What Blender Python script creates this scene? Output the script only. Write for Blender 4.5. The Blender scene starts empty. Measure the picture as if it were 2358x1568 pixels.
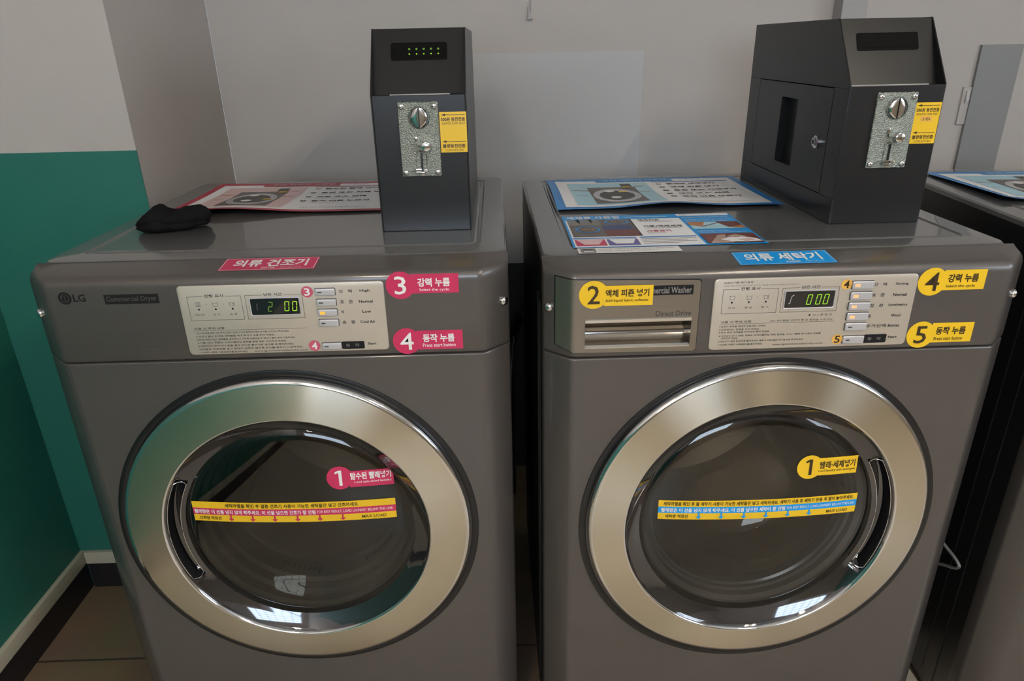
import bpy, bmesh, math, random
from mathutils import Vector, Matrix
random.seed(7)
S = bpy.context.scene
COL = S.collection
PI = math.pi

# ------------------------------------------------------------------ camera
F, YAW, PITCH, ROLL = 1598.54, 0.0166, 0.4030, -0.0214
CAM = Vector((0.3303, -0.9306, 1.2624))
fw = Vector((math.sin(YAW) * math.cos(PITCH), math.cos(YAW) * math.cos(PITCH), -math.sin(PITCH)))
r0 = Vector((math.cos(YAW), -math.sin(YAW), 0)); u0 = r0.cross(fw)
rt = math.cos(ROLL) * r0 + math.sin(ROLL) * u0
up = -math.sin(ROLL) * r0 + math.cos(ROLL) * u0
cd = bpy.data.cameras.new('camera'); cam = bpy.data.objects.new('camera', cd); COL.objects.link(cam)
cd.sensor_fit = 'HORIZONTAL'; cd.sensor_width = 36.0; cd.lens = F / 2358 * 36.0
cd.clip_start = 0.05; cd.clip_end = 50
cam.matrix_world = Matrix(((rt.x, up.x, -fw.x, CAM.x), (rt.y, up.y, -fw.y, CAM.y), (rt.z, up.z, -fw.z, CAM.z), (0, 0, 0, 1)))
S.camera = cam

# ------------------------------------------------------------------ world, exposure, big lights
W = bpy.data.worlds.new('world'); S.world = W; W.use_nodes = True
W.node_tree.nodes['Background'].inputs[0].default_value = (0.55, 0.65, 0.8, 1)
W.node_tree.nodes['Background'].inputs[1].default_value = 0.3
S.view_settings.view_transform = 'Standard'; S.view_settings.look = 'None'
S.view_settings.gamma = 1.0; S.view_settings.use_curve_mapping = False
S.view_settings.exposure = 1.6
TUBE_W = 30.0      # emission of the warm ceiling tubes
WIN_E = 3.6        # emission of the daylit window
S.cycles.max_bounces = 8; S.cycles.transparent_max_bounces = 12
S.cycles.sample_clamp_indirect = 4.0; S.cycles.caustics_reflective = False; S.cycles.caustics_refractive = False

# ------------------------------------------------------------------ materials
def mat(name, col, rough=0.5, metal=0.0, coat=0.0, coat_rough=0.05, var=0.04, scale=30.0, bump=0.0, bscale=200.0,
        spec=0.5, emit=None, estr=0.0, aniso=0.0, radial=None, stretch=None):
    m = bpy.data.materials.new(name); m.use_nodes = True
    nt = m.node_tree; b = nt.nodes['Principled BSDF']; L = nt.links
    c = (col[0], col[1], col[2], 1)
    b.inputs['Base Color'].default_value = c
    b.inputs['Roughness'].default_value = rough; b.inputs['Metallic'].default_value = metal
    b.inputs['Specular IOR Level'].default_value = spec
    b.inputs['Coat Weight'].default_value = coat; b.inputs['Coat Roughness'].default_value = coat_rough
    if emit:
        b.inputs['Emission Color'].default_value = (*emit, 1); b.inputs['Emission Strength'].default_value = estr
    tc = nt.nodes.new('ShaderNodeTexCoord')
    src = tc.outputs['Object']
    if stretch:
        mp = nt.nodes.new('ShaderNodeMapping'); mp.inputs['Scale'].default_value = stretch
        L.new(src, mp.inputs['Vector']); src = mp.outputs['Vector']
    if var > 0:
        n = nt.nodes.new('ShaderNodeTexNoise'); n.inputs['Scale'].default_value = scale; n.inputs['Detail'].default_value = 5
        L.new(src, n.inputs['Vector'])
        mx = nt.nodes.new('ShaderNodeMix'); mx.data_type = 'RGBA'
        mx.inputs[6].default_value = tuple(max(0, x * (1 - var * 2)) for x in col) + (1,)
        mx.inputs[7].default_value = tuple(min(1, x * (1 + var * 2)) for x in col) + (1,)
        L.new(n.outputs['Fac'], mx.inputs[0]); L.new(mx.outputs[2], b.inputs['Base Color'])
    if bump > 0:
        n2 = nt.nodes.new('ShaderNodeTexNoise'); n2.inputs['Scale'].default_value = bscale; n2.inputs['Detail'].default_value = 3
        L.new(src, n2.inputs['Vector'])
        bp = nt.nodes.new('ShaderNodeBump'); bp.inputs['Strength'].default_value = bump; bp.inputs['Distance'].default_value = 0.002
        L.new(n2.outputs['Fac'], bp.inputs['Height']); L.new(bp.outputs['Normal'], b.inputs['Normal'])
    if aniso > 0:
        b.inputs['Anisotropic'].default_value = aniso; b.inputs['Anisotropic Rotation'].default_value = 0.25
        t = nt.nodes.new('ShaderNodeTangent'); t.direction_type = 'RADIAL'; t.axis = radial
        L.new(t.outputs['Tangent'], b.inputs['Tangent'])
    return m

def glass_mat(name, tint, gloss_rough=0.02, ior=1.5):
    m = bpy.data.materials.new(name); m.use_nodes = True
    nt = m.node_tree; nt.nodes.clear(); L = nt.links
    out = nt.nodes.new('ShaderNodeOutputMaterial'); mx = nt.nodes.new('ShaderNodeMixShader')
    fr = nt.nodes.new('ShaderNodeFresnel'); fr.inputs['IOR'].default_value = ior
    tr = nt.nodes.new('ShaderNodeBsdfTransparent'); tr.inputs[0].default_value = (*tint, 1)
    gl = nt.nodes.new('ShaderNodeBsdfGlossy'); gl.inputs['Roughness'].default_value = gloss_rough
    gl.inputs['Color'].default_value = (1, 1, 1, 1)
    L.new(fr.outputs[0], mx.inputs[0]); L.new(tr.outputs[0], mx.inputs[1]); L.new(gl.outputs[0], mx.inputs[2])
    L.new(mx.outputs[0], out.inputs[0])
    return m

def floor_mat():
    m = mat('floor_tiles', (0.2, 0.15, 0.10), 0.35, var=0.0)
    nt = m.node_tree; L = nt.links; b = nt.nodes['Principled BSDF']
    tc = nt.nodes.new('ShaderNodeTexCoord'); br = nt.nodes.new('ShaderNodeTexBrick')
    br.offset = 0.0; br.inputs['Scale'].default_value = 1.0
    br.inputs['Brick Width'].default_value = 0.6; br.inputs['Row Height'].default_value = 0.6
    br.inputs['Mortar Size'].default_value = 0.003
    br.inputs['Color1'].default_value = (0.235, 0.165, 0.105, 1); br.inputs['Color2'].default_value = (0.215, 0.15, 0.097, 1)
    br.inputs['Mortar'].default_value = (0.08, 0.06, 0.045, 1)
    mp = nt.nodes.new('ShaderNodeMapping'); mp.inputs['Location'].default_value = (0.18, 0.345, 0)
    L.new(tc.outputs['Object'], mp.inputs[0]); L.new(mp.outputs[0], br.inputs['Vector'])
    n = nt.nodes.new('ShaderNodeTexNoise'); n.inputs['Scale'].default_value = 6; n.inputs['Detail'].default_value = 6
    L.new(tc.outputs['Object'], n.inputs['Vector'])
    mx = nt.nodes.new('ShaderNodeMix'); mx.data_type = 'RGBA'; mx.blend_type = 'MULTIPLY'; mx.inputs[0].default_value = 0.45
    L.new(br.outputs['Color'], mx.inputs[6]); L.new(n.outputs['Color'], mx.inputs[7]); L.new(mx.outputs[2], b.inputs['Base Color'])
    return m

M = {}
M['paint'] = mat('grey_metallic_paint', (0.086, 0.077, 0.073), 0.42, 0.35, 0.5, 0.12, var=0.03, scale=900)
M['paint_lid'] = mat('grey_lid_paint', (0.120, 0.120, 0.121), 0.35, 0.3, 1.0, 0.03, var=0.03, scale=900)
M['black'] = mat('black_plastic', (0.006, 0.006, 0.007), 0.35)
M['void'] = mat('display_black', (0.003, 0.003, 0.003), 0.6, var=0.0, spec=0.08)
M['black_gloss'] = mat('black_gloss_plastic', (0.010, 0.010, 0.013), 0.06, 0.0, 0.6, 0.03, var=0.02)
M['funnel'] = mat('dark_mirror_plastic', (0.085, 0.085, 0.092), 0.06, 0.85, 1.0, 0.02, var=0.02)
M['steel'] = mat('brushed_steel', (0.64, 0.595, 0.505), 0.24, 1.0, aniso=0.92, radial='Y', var=0.03, scale=12)
M['chrome'] = mat('chrome', (0.75, 0.75, 0.77), 0.08, 1.0, var=0.01)
M['steel_in'] = mat('drum_steel', (0.62, 0.54, 0.46), 0.35, 1.0, var=0.06, scale=15)
M['zinc'] = mat('hammered_zinc', (0.31, 0.335, 0.30), 0.26, 1.0, var=0.12, scale=420, bump=1.0, bscale=620)
M['plate'] = mat('champagne_plate', (0.56, 0.51, 0.44), 0.42, 0.55, var=0.03, scale=60, stretch=(2, 1, 60))
M['plate2'] = mat('drawer_steel', (0.30, 0.27, 0.235), 0.34, 0.9, var=0.03, scale=60, stretch=(2, 1, 60))
M['chrome_d'] = mat('dark_scoop_metal', (0.30, 0.28, 0.255), 0.13, 1.0, var=0.01)
M['silver'] = mat('silver_plastic', (0.50, 0.50, 0.53), 0.35, 0.3, 0.3, var=0.02)
M['rubber'] = mat('grey_rubber', (0.05, 0.05, 0.05), 0.55)
M['seal'] = mat('grey_seal_rubber', (0.075, 0.078, 0.08), 0.25, 0.0, 0.5, 0.15)
M['liner'] = mat('grey_liner_plastic', (0.13, 0.13, 0.125), 0.4, var=0.03)
M['box'] = mat('charcoal_powder_coat', (0.0135, 0.0137, 0.0148), 0.30, 0.0, 0.0, 0.3, var=0.06, scale=700, spec=0.4)
M['wall'] = mat('grey_wall_paint', (0.46, 0.435, 0.413), 0.75, var=0.025, scale=7, bump=0.15, bscale=60)
M['board'] = mat('bluish_board_paint', (0.475, 0.48, 0.49), 0.6, var=0.015, scale=5)
M['strip'] = mat('grey_strip_paint', (0.235, 0.24, 0.245), 0.5, var=0.02, scale=9)
M['duct'] = mat('grey_duct_paint', (0.34, 0.33, 0.325), 0.5, var=0.02, scale=9)
M['green'] = mat('green_wall_paint', (0.017, 0.150, 0.116), 0.55, var=0.05, scale=6, bump=0.12, bscale=70)
M['tan'] = mat('tan_wall_paint', (0.26, 0.22, 0.165), 0.6, var=0.05, scale=6)
M['cab'] = mat('dark_cabinet', (0.012, 0.012, 0.013), 0.35, var=0.03)  # near-black for the side sheets and lid skirts
M['dark_wall'] = mat('dark_lower_back', (0.03, 0.03, 0.03), 0.6)
M['ceil'] = mat('ceiling_paint', (0.6, 0.6, 0.58), 0.8)
M['skirt_w'] = mat('cream_skirting', (0.50, 0.47, 0.37), 0.45, var=0.05, scale=9)
M['skirt_d'] = mat('dark_skirting', (0.014, 0.012, 0.014), 0.45)
M['cream'] = mat('cream_slab', (0.86, 0.77, 0.62), 0.5)  # pale colour carries the brightness of the floor patch
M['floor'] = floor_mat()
M['floor_c'] = mat('cream_floor_tiles', (0.50, 0.43, 0.335), 0.3, var=0.06, scale=5)
M['cloth'] = mat('black_cloth', (0.008, 0.008, 0.009), 0.95, var=0.2, scale=60, bump=0.4, bscale=900, spec=0.1)
M['hose'] = mat('grey_hose', (0.12, 0.13, 0.13), 0.3)
M['white'] = mat('white_print', (0.78, 0.77, 0.77), 0.4, var=0.0)
M['offwhite'] = mat('worn_white_print', (0.60, 0.50, 0.52), 0.5, var=0.1, scale=300)
M['ink'] = mat('black_ink', (0.010, 0.010, 0.011), 0.6, var=0.0, spec=0.2)
M['grey_ink'] = mat('dark_grey_ink', (0.055, 0.052, 0.048), 0.45, var=0.0)
M['mid_ink'] = mat('mid_grey_ink', (0.2, 0.19, 0.18), 0.45, var=0.0)
M['brown_ink'] = mat('dark_brown_ink', (0.035, 0.022, 0.008), 0.4, var=0.0)
M['pink'] = mat('magenta_vinyl', (0.52, 0.025, 0.10), 0.35, var=0.02)
M['pink_worn'] = mat('worn_pink_vinyl', (0.50, 0.085, 0.15), 0.45, var=0.22, scale=420)
M['yellow'] = mat('yellow_vinyl', (0.78, 0.50, 0.018), 0.35, var=0.02)
M['yellow_o'] = mat('amber_vinyl', (0.72, 0.40, 0.08), 0.4, var=0.05)
M['blue'] = mat('blue_vinyl', (0.004, 0.29, 0.74), 0.35, var=0.02)
M['blue_d'] = mat('blue_poster', (0.02, 0.22, 0.58), 0.35, var=0.03)
M['sky'] = mat('pale_blue_print', (0.38, 0.64, 0.76), 0.35, var=0.03)
M['red'] = mat('crimson_poster', (0.42, 0.012, 0.05), 0.35, var=0.03)
M['rose'] = mat('pale_pink_print', (0.70, 0.50, 0.51), 0.35, var=0.03)
M['paper'] = mat('white_paper', (0.84, 0.85, 0.88), 0.4, var=0.02)
M['purple'] = mat('purple_print', (0.12, 0.11, 0.33), 0.4, var=0.1, scale=90)
M['navy'] = mat('navy_print', (0.035, 0.055, 0.16), 0.4, var=0.2, scale=120)
M['rust'] = mat('rust_print', (0.14, 0.035, 0.03), 0.4, var=0.3, scale=160)
M['taupe'] = mat('taupe_print', (0.12, 0.10, 0.095), 0.4, var=0.2, scale=60)
M['orange_p'] = mat('orange_print', (0.42, 0.17, 0.06), 0.4, var=0.3, scale=90)
M['skin_p'] = mat('beige_print', (0.42, 0.30, 0.26), 0.4, var=0.25, scale=70)
M['led_g'] = mat('green_digits', (0.1, 0.2, 0.02), 0.4, var=0, emit=(0.42, 0.85, 0.03), estr=0.22)
M['led_gd'] = mat('dim_green_digits', (0.05, 0.1, 0.02), 0.4, var=0, emit=(0.22, 0.55, 0.03), estr=0.13)
M['led_o'] = mat('orange_lamp', (0.8, 0.3, 0.05), 0.4, var=0, emit=(1.0, 0.33, 0.03), estr=0.30)
M['led_s'] = mat('soft_orange_lamp', (0.8, 0.4, 0.2), 0.4, var=0, emit=(1.0, 0.36, 0.14), estr=0.20)
M['tube'] = mat('lamp_tube', (1, 1, 1), 0.5, var=0, emit=(1.0, 0.86, 0.70), estr=TUBE_W)
M['daylight'] = mat('daylit_pane', (0.5, 0.5, 0.5), 0.5, var=0, emit=(0.66, 0.82, 1.0), estr=WIN_E)
M['side_fill'] = mat('side_fill_pane', (0.5, 0.5, 0.5), 0.5, var=0, emit=(0.72, 0.85, 1.0), estr=WIN_E * 0.6)  # glow of the added side pane, a fill for surfaces facing right
M['glass_d'] = glass_mat('dark_tinted_glass', (0.50, 0.47, 0.42), ior=1.6)
M['glass'] = glass_mat('door_glass', (0.80, 0.77, 0.72), ior=1.65)
M['bowl'] = glass_mat('inner_bowl_glass', (0.86, 0.85, 0.82), ior=1.6)

# ------------------------------------------------------------------ mesh helpers
_tc = {}
def glyphs(body, bold=0.0):
    k = (body, bold)
    if k in _tc: return _tc[k]
    c = bpy.data.curves.new('lettering', 'FONT'); c.body = body; c.offset = bold; c.resolution_u = 2
    o = bpy.data.objects.new('lettering', c); COL.objects.link(o); bpy.context.view_layer.update()
    m = o.to_mesh()
    vs = [(v.co.x, v.co.y) for v in m.vertices]; fs = [tuple(p.vertices) for p in m.polygons]
    o.to_mesh_clear(); bpy.data.objects.remove(o); bpy.data.curves.remove(c)
    fs2 = []
    for f in fs:
        a = 0
        for i in range(len(f)):
            x1, y1 = vs[f[i]]; x2, y2 = vs[f[(i + 1) % len(f)]]; a += x1 * y2 - x2 * y1
        fs2.append(f if a > 0 else f[::-1])
    _tc[k] = (vs, fs2)
    return _tc[k]

class MB:
    def __init__(s, fn=None):
        s.v = []; s.f = []; s.mi = []; s.ms = []; s.fn = fn
    def m(s, key):
        if key not in s.ms: s.ms.append(key)
        return s.ms.index(key)
    def add(s, vs, fs, key):
        o = len(s.v); s.v += [tuple(p) for p in vs]; i = s.m(key)
        for f in fs: s.f.append(tuple(o + k for k in f)); s.mi.append(i)
    # ---- 3-d shapes
    def box(s, a, b, key, bev=0.0):
        bm = bmesh.new(); bmesh.ops.create_cube(bm, size=1)
        for v in bm.verts:
            v.co = Vector([(a[i] + b[i]) / 2 + v.co[i] * (b[i] - a[i]) for i in range(3)])
        if bev: bmesh.ops.bevel(bm, geom=bm.edges[:], offset=bev, segments=2, profile=0.7, affect='EDGES')
        s.bm(bm, key)
    def bm(s, bm, key):
        bm.verts.index_update()
        s.add([v.co for v in bm.verts], [[v.index for v in f.verts] for f in bm.faces], key); bm.free()
    def loops(s, Ls, key, closed=True, cap0=False, cap1=False):
        n = len(Ls[0]); vs = [p for l in Ls for p in l]; fs = []
        for i in range(len(Ls) - 1):
            for j in range(n if closed else n - 1):
                k = (j + 1) % n
                fs.append((i * n + j, i * n + k, (i + 1) * n + k, (i + 1) * n + j))
        if cap0: fs.append(tuple(range(n))[::-1])
        if cap1: fs.append(tuple((len(Ls) - 1) * n + j for j in range(n)))
        s.add(vs, fs, key)
    def lathe(s, prof, key, c=(0, 0), sc=(1, 1), n=96, a0=0.0, a1=None):
        """profile of (radius, y) about the y axis through (x, z)=c; faces look towards -y when radius shrinks"""
        full = a1 is None; a1 = a0 + 2 * PI if full else a1
        N = n if full else n + 1
        Ls = [[(c[0] + r * sc[0] * math.cos(a0 + (a1 - a0) * j / n), y, c[1] + r * sc[1] * math.sin(a0 + (a1 - a0) * j / n))
               for j in range(N)] for r, y in prof]
        s.loops(Ls, key, closed=full)
    def tube(s, pts, r, key, n=10, close=False, caps=True):
        P = [Vector(p) for p in pts]; Ls = []
        ref = Vector((0, 0, 1))
        for i, p in enumerate(P):
            if close: t = P[(i + 1) % len(P)] - P[i - 1]
            else: t = P[min(i + 1, len(P) - 1)] - P[max(i - 1, 0)]
            t.normalize()
            a = t.cross(ref)
            if a.length < 1e-3: a = t.cross(Vector((1, 0, 0)))
            a.normalize(); b = t.cross(a)
            Ls.append([p + r * (math.cos(2 * PI * k / n) * a + math.sin(2 * PI * k / n) * b) for k in range(n)])
        if close: Ls.append(Ls[0])
        s.loops(Ls, key, cap0=caps and not close, cap1=caps and not close)
    def cyl(s, c, axis, r, h, key, n=32, r2=None, dome=0.0):
        """cylinder from c along axis for h"""
        ax = Vector(axis).normalized(); a = ax.orthogonal().normalized(); b = ax.cross(a); c = Vector(c); r2 = r if r2 is None else r2
        Ls = [[c + R * (math.cos(2 * PI * k / n) * a + math.sin(2 * PI * k / n) * b) + ax * d for k in range(n)]
              for R, d in ((r, 0), (r2, h))]
        if dome:
            for q in (0.35, 0.65, 0.85, 0.97): Ls.append([c + r2 * math.sqrt(1 - q * q) * (math.cos(2 * PI * k / n) * a + math.sin(2 * PI * k / n) * b) + ax * (h + dome * q) for k in range(n)])
        s.loops(Ls, key, cap0=True, cap1=True)
    # ---- flat work laid on a surface through fn(u, v, layer)
    def rect(s, u0, v0, u1, v1, key, w=0.0, nx=1, ny=1, sk=0.0):
        """sk shears the ends; grid keeps it following curved surfaces"""
        vs = []
        for j in range(ny + 1):
            for i in range(nx + 1):
                vs.append(s.fn(u0 + (u1 - u0) * i / nx + sk * j / ny, v0 + (v1 - v0) * j / ny, w))
        fs = [(j * (nx + 1) + i, j * (nx + 1) + i + 1, (j + 1) * (nx + 1) + i + 1, (j + 1) * (nx + 1) + i) for j in range(ny) for i in range(nx)]
        s.add(vs, fs, key)
    def poly(s, pts, key, w=0.0):
        s.add([s.fn(u, v, w) for u, v in pts], [tuple(range(len(pts)))], key)
    def disc(s, cu, cv, r, key, w=0.0, n=40, rv=None, ri=0.0):
        rv = r if rv is None else rv
        if ri:
            vs = []
            for k in range(n):
                a = 2 * PI * k / n
                vs += [s.fn(cu + r * math.cos(a), cv + rv * math.sin(a), w), s.fn(cu + ri * math.cos(a), cv + ri * rv / r * math.sin(a), w)]
            s.add(vs, [(2 * k, (2 * k + 2) % (2 * n), (2 * k + 3) % (2 * n), 2 * k + 1) for k in range(n)], key); return
        vs = [s.fn(cu, cv, w)] + [s.fn(cu + q * r * math.cos(2 * PI * k / n), cv + q * rv * math.sin(2 * PI * k / n), w) for q in (0.5, 1) for k in range(n)]
        fs = [(0, 1 + k, 1 + (k + 1) % n) for k in range(n)] + [(1 + k, 1 + n + k, 1 + n + (k + 1) % n, 1 + (k + 1) % n) for k in range(n)]
        s.add(vs, fs, key)
    def rrect(s, u0, v0, u1, v1, r, key, w=0.0):
        s.poly(rr(u0, v0, u1, v1, r), key, w)
    def frame(s, u0, v0, u1, v1, t, key, w=0.0, gap=None):
        """outline box; gap=(a,b) leaves the top side open for a heading"""
        s.rect(u0, v0, u1, v0 + t, key, w); s.rect(u0, v0, u0 + t, v1, key, w); s.rect(u1 - t, v0, u1, v1, key, w)
        if gap: s.rect(u0, v1 - t, gap[0], v1, key, w); s.rect(gap[1], v1 - t, u1, v1, key, w)
        else: s.rect(u0, v1 - t, u1, v1, key, w)
    def text(s, body, u0, u1, vc, h, key, w=0.0, bold=0.0, shear=0.0, rot=0.0):
        vs, fs = glyphs(body, bold)
        if not vs: return
        x0 = min(p[0] for p in vs); x1 = max(p[0] for p in vs); y0 = min(p[1] for p in vs); y1 = max(p[1] for p in vs)
        out = []
        for x, y in vs:
            v = ((y - y0) / (y1 - y0) - 0.5) * h
            u = u0 + (x - x0) / (x1 - x0) * (u1 - u0) + shear * v
            v += rot * (u - (u0 + u1) / 2)
            out.append(s.fn(u, vc + v, w))
        s.add(out, fs, key)
    def build(s, name, parent=None, smooth=35.0, bev=0.0):
        me = bpy.data.meshes.new(name); me.from_pydata(s.v, [], s.f); me.update()
        for k in s.ms: me.materials.append(M[k])
        me.polygons.foreach_set('material_index', s.mi)
        if smooth:
            me.polygons.foreach_set('use_smooth', [True] * len(me.polygons)); me.set_sharp_from_angle(angle=math.radians(smooth))
        o = bpy.data.objects.new(name, me); COL.objects.link(o)
        if parent is not None: o.parent = parent
        if bev:
            b = o.modifiers.new('bevel', 'BEVEL'); b.width = bev; b.segments = 2; b.limit_method = 'ANGLE'; b.angle_limit = math.radians(50)
        return o

def rr(u0, v0, u1, v1, r, n=6):
    pts = []
    for cx, cy, a in ((u1 - r, v0 + r, -PI / 2), (u1 - r, v1 - r, 0), (u0 + r, v1 - r, PI / 2), (u0 + r, v0 + r, PI)):
        for k in range(n + 1):
            t = a + PI / 2 * k / n; pts.append((cx + r * math.cos(t), cy + r * math.sin(t)))
    return pts
def front(y): return lambda u, v, w: (u, y - w, v)
def top(z): return lambda u, v, w: (u, v, z + w)
def empty(name, label, cat, loc=(0, 0, 0), rz=0.0, group=None):
    o = bpy.data.objects.new(name, None); COL.objects.link(o); o.location = loc; o.rotation_euler = (0, 0, rz); o.empty_display_size = 0.05
    tag(o, label, cat, group); return o
def tag(o, label, cat, group=None):
    o['label'] = label; o['category'] = cat
    if group: o['group'] = group
    return o
def structure(o):
    o['kind'] = 'structure'; return o

# ------------------------------------------------------------------ the room
X0, X1, Y0, Y1, ZC = -0.745, 3.0, -3.6, 1.0, 2.55
PXR, PY = -0.381, 0.498           # pillar: right edge and front face
GT = 1.0845                       # top of the green paint
def wall(name, parts):
    b = MB()
    for a, c, k in parts: b.box(a, c, k)
    return structure(b.build(name, smooth=0))
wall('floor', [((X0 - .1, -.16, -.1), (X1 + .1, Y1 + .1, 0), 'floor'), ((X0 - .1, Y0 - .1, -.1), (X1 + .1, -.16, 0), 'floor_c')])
wall('ceiling', [((X0 - .1, Y0 - .1, ZC), (X1 + .1, Y1 + .1, ZC + .1), 'ceil')])
wall('wall_left', [((X0 - .1, Y0, 0), (X0, PY, GT), 'green'), ((X0 - .1, Y0, GT), (X0, PY, ZC), 'wall')])
wall('wall_pillar', [((X0 - .1, PY + .002, 0), (PXR - .0005, Y1, ZC), 'wall'), ((X0 - .1, PY, 0), (PXR, PY + .002, GT), 'green'),
                     ((X0 - .1, PY, GT), (PXR, PY + .002, ZC), 'wall')])
wall('wall_back', [((PXR, Y1, 0), (X1, Y1 + .1, ZC), 'wall')])
RY0, RY1, RZ0, RZ1 = -2.3, -.7, 1.15, 2.05  # opening in the unseen right wall for the added window
wall('wall_right', [((X1, Y0, 0), (X1 + .1, Y1, GT), 'tan'), ((X1, Y0, GT), (X1 + .1, Y1, RZ0), 'wall'), ((X1, Y0, RZ1), (X1 + .1, Y1, ZC), 'wall'),
                    ((X1, Y0, RZ0), (X1 + .1, RY0, RZ1), 'wall'), ((X1, RY1, RZ0), (X1 + .1, Y1, RZ1), 'wall')])
b = MB(); b.box((X1 + .06, RY0, RZ0), (X1 + .07, RY1, RZ1), 'side_fill'); win = structure(b.build('window_2', smooth=0))  # window added out of view to brighten the pillar side
b = MB()
for k in range(4): y = RY0 + (RY1 - RY0) * k / 3; b.box((X1 + .03, y - .015, RZ0), (X1 + .06, y + .015, RZ1), 'skirt_d')
b.build('window_bars', win, smooth=0)
WIN = [(-.55, .95)]; WZ0, WZ1 = 1.22, 2.05
parts = [((X0, Y0 - .1, 0), (X1, Y0, GT), 'tan'), ((X0, Y0 - .1, GT), (X1, Y0, WZ0), 'wall'), ((X0, Y0 - .1, WZ1), (X1, Y0, ZC), 'wall')]
for a, c in zip([X0, WIN[0][1]], [WIN[0][0], X1]): parts.append(((a, Y0 - .1, WZ0), (c, Y0, WZ1), 'wall'))
wall('wall_rear', parts)
for n, (wa, wb) in enumerate(WIN):
    b = MB(); b.box((wa, Y0 - .07, WZ0), (wb, Y0 - .06, WZ1), 'daylight')
    win = structure(b.build('window_%d' % (n + 1), smooth=0))
    b = MB()
    for k in range(7): x = wa + (wb - wa) * k / 6; b.box((x - .005, Y0 - .06, WZ0), (x + .005, Y0 - .03, WZ1), 'skirt_d')
    for k in range(6): z = WZ0 + (WZ1 - WZ0) * k / 5; b.box((wa, Y0 - .058, z - .004), (wb, Y0 - .032, z + .004), 'skirt_d')
    b.build('window_bars', win, smooth=0)
# skirting: a dark base with a cream cap
b = MB(); b.box((X0, Y0, 0), (X0 + .007, PY, .078), 'skirt_d'); b.box((X0, 0.075, .078), (X0 + .013, PY, .113), 'skirt_w', .004); b.box((X0, Y0, .078), (X0 + .015, 0.0745, .115), 'skirt_w', .004)
structure(b.build('baseboard_left'))
b = MB(); b.box((X0 + .013, PY - .007, 0), (PXR, PY, .078), 'skirt_d'); b.box((X0 + .0135, PY - .012, .078), (PXR, PY, .113), 'skirt_w', .003)
structure(b.build('baseboard_pillar'))
# boards and ducts on the back wall
b = MB(); b.box((.2050, Y1 - .005, .683), (.718, Y1, 1.2425), 'board', .001); structure(b.build('trim_1', smooth=0))
b = MB(); b.box((PXR, Y1 - .01, 0), (1.60, Y1 - .0055, .682), 'dark_wall'); structure(b.build('trim_2', smooth=0))  # near-black board over the lower back wall
b = MB(); b.box((1.196, Y1 - .05, 1.30), (1.258, Y1, ZC), 'duct', .002); structure(b.build('trim_3', smooth=0))
b = MB(); b.box((1.5965, Y1 - .010, .70), (1.706, Y1, 1.2375), 'strip', .001); t4 = structure(b.build('trim_4', smooth=0))
b = MB(); b.box((1.575, Y1 - .006, 1.04), (1.5963, Y1, 1.135), 'wall', .001); b.box((1.583, Y1 - .011, 1.095), (1.590, Y1 - .006, 1.125), 'board', .001)
b.cyl((1.5865, Y1 - .010, 1.105), (0, -1, 0), .004, .003, 'silver', 14)
b.build('hinge', t4)

# ceiling lamps (out of the picture, seen as reflections)
def ceiling_lamp(x, y, z, ln, gap, label):
    o = empty('ceiling_light', label, 'ceiling light', (x, y, z), 0)
    b = MB(); b.box((-gap - .04, -ln / 2, 0), (gap + .04, ln / 2, .05), 'ceil', .004); b.box((-.006, -.006, .05), (.006, .006, ZC - z), 'ceil'); b.build('housing', o)
    for dx in (-gap, gap):
        b = MB(); b.cyl((dx, -ln / 2 + .03, -.022), (0, 1, 0), .014, ln - .06, 'tube', 16); b.build('tube', o)
ceiling_lamp(1.40, -1.45, 2.36, 1.2, .11, 'long white ceiling light with two warm tubes, nearest the machines')
ceiling_lamp(-.20, -2.45, 2.44, 1.2, .05, 'long white ceiling light with two warm tubes, close to the left wall')

# ------------------------------------------------------------------ washing machines and dryer
HW, DEP, LIDZ = 0.343, 0.696, 0.983
OUT = [(-.343, .060), (-.343, .0365), (-.3405, .0315), (-.308, .0028), (-.3035, .0006), (-.298, 0), (.298, 0), (.3035, .0006), (.308, .0028), (.3405, .0315), (.343, .0365), (.343, .060)]
def side_y(x):
    x = abs(x)
    for (a, ya), (c, yc) in zip(OUT[6:], OUT[7:]):
        if a <= x <= c and c > a: return ya + (yc - ya) * (x - a) / (c - a)
    return 0.0
def wrap(eps=0.0): return lambda u, v, w: (u, side_y(u) - eps - w, v)

def step_sticker(parent, num, ko, en, cu, cv, u1, v0, v1, kt, en_u, fn, bg, fg, R=.0203, bold=.03, name='step_sticker', curved=False):
    b = MB(fn); n = 10 if curved else 1
    b.disc(cu, cv, R, bg, .0005 if curved else .00025); b.rect(cu + R * .72, v0, u1, v1, bg, .0002, n, 4 if curved else 1)
    nh = R * 1.32
    nw = {'1': .34, '2': .64, '3': .62, '4': .72, '5': .64}[num] * nh
    if num == '1':
        t = nh * .10
        b.poly([(cu - t * .5, cv - nh / 2), (cu + t * 1.3, cv - nh / 2), (cu + t * 1.3, cv + nh / 2), (cu - t * .5, cv + nh / 2)], fg, .0009)
        b.poly([(cu - t * 2.6, cv + nh * .27), (cu - t * .5, cv + nh * .34), (cu - t * .5, cv + nh / 2), (cu - t * 2.6, cv + nh * .40)], fg, .0009)
    else: b.text(num, cu - nw / 2, cu + nw / 2, cv, nh, fg, .0008, .008)
    b.text(ko, kt[0], kt[1], kt[2], kt[3], fg, .0005, bold)
    b.text(en, en_u[0], en_u[1], en_u[2], en_u[3], fg, .0005, .01)
    o = b.build(name, parent, smooth=0); return o

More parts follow.
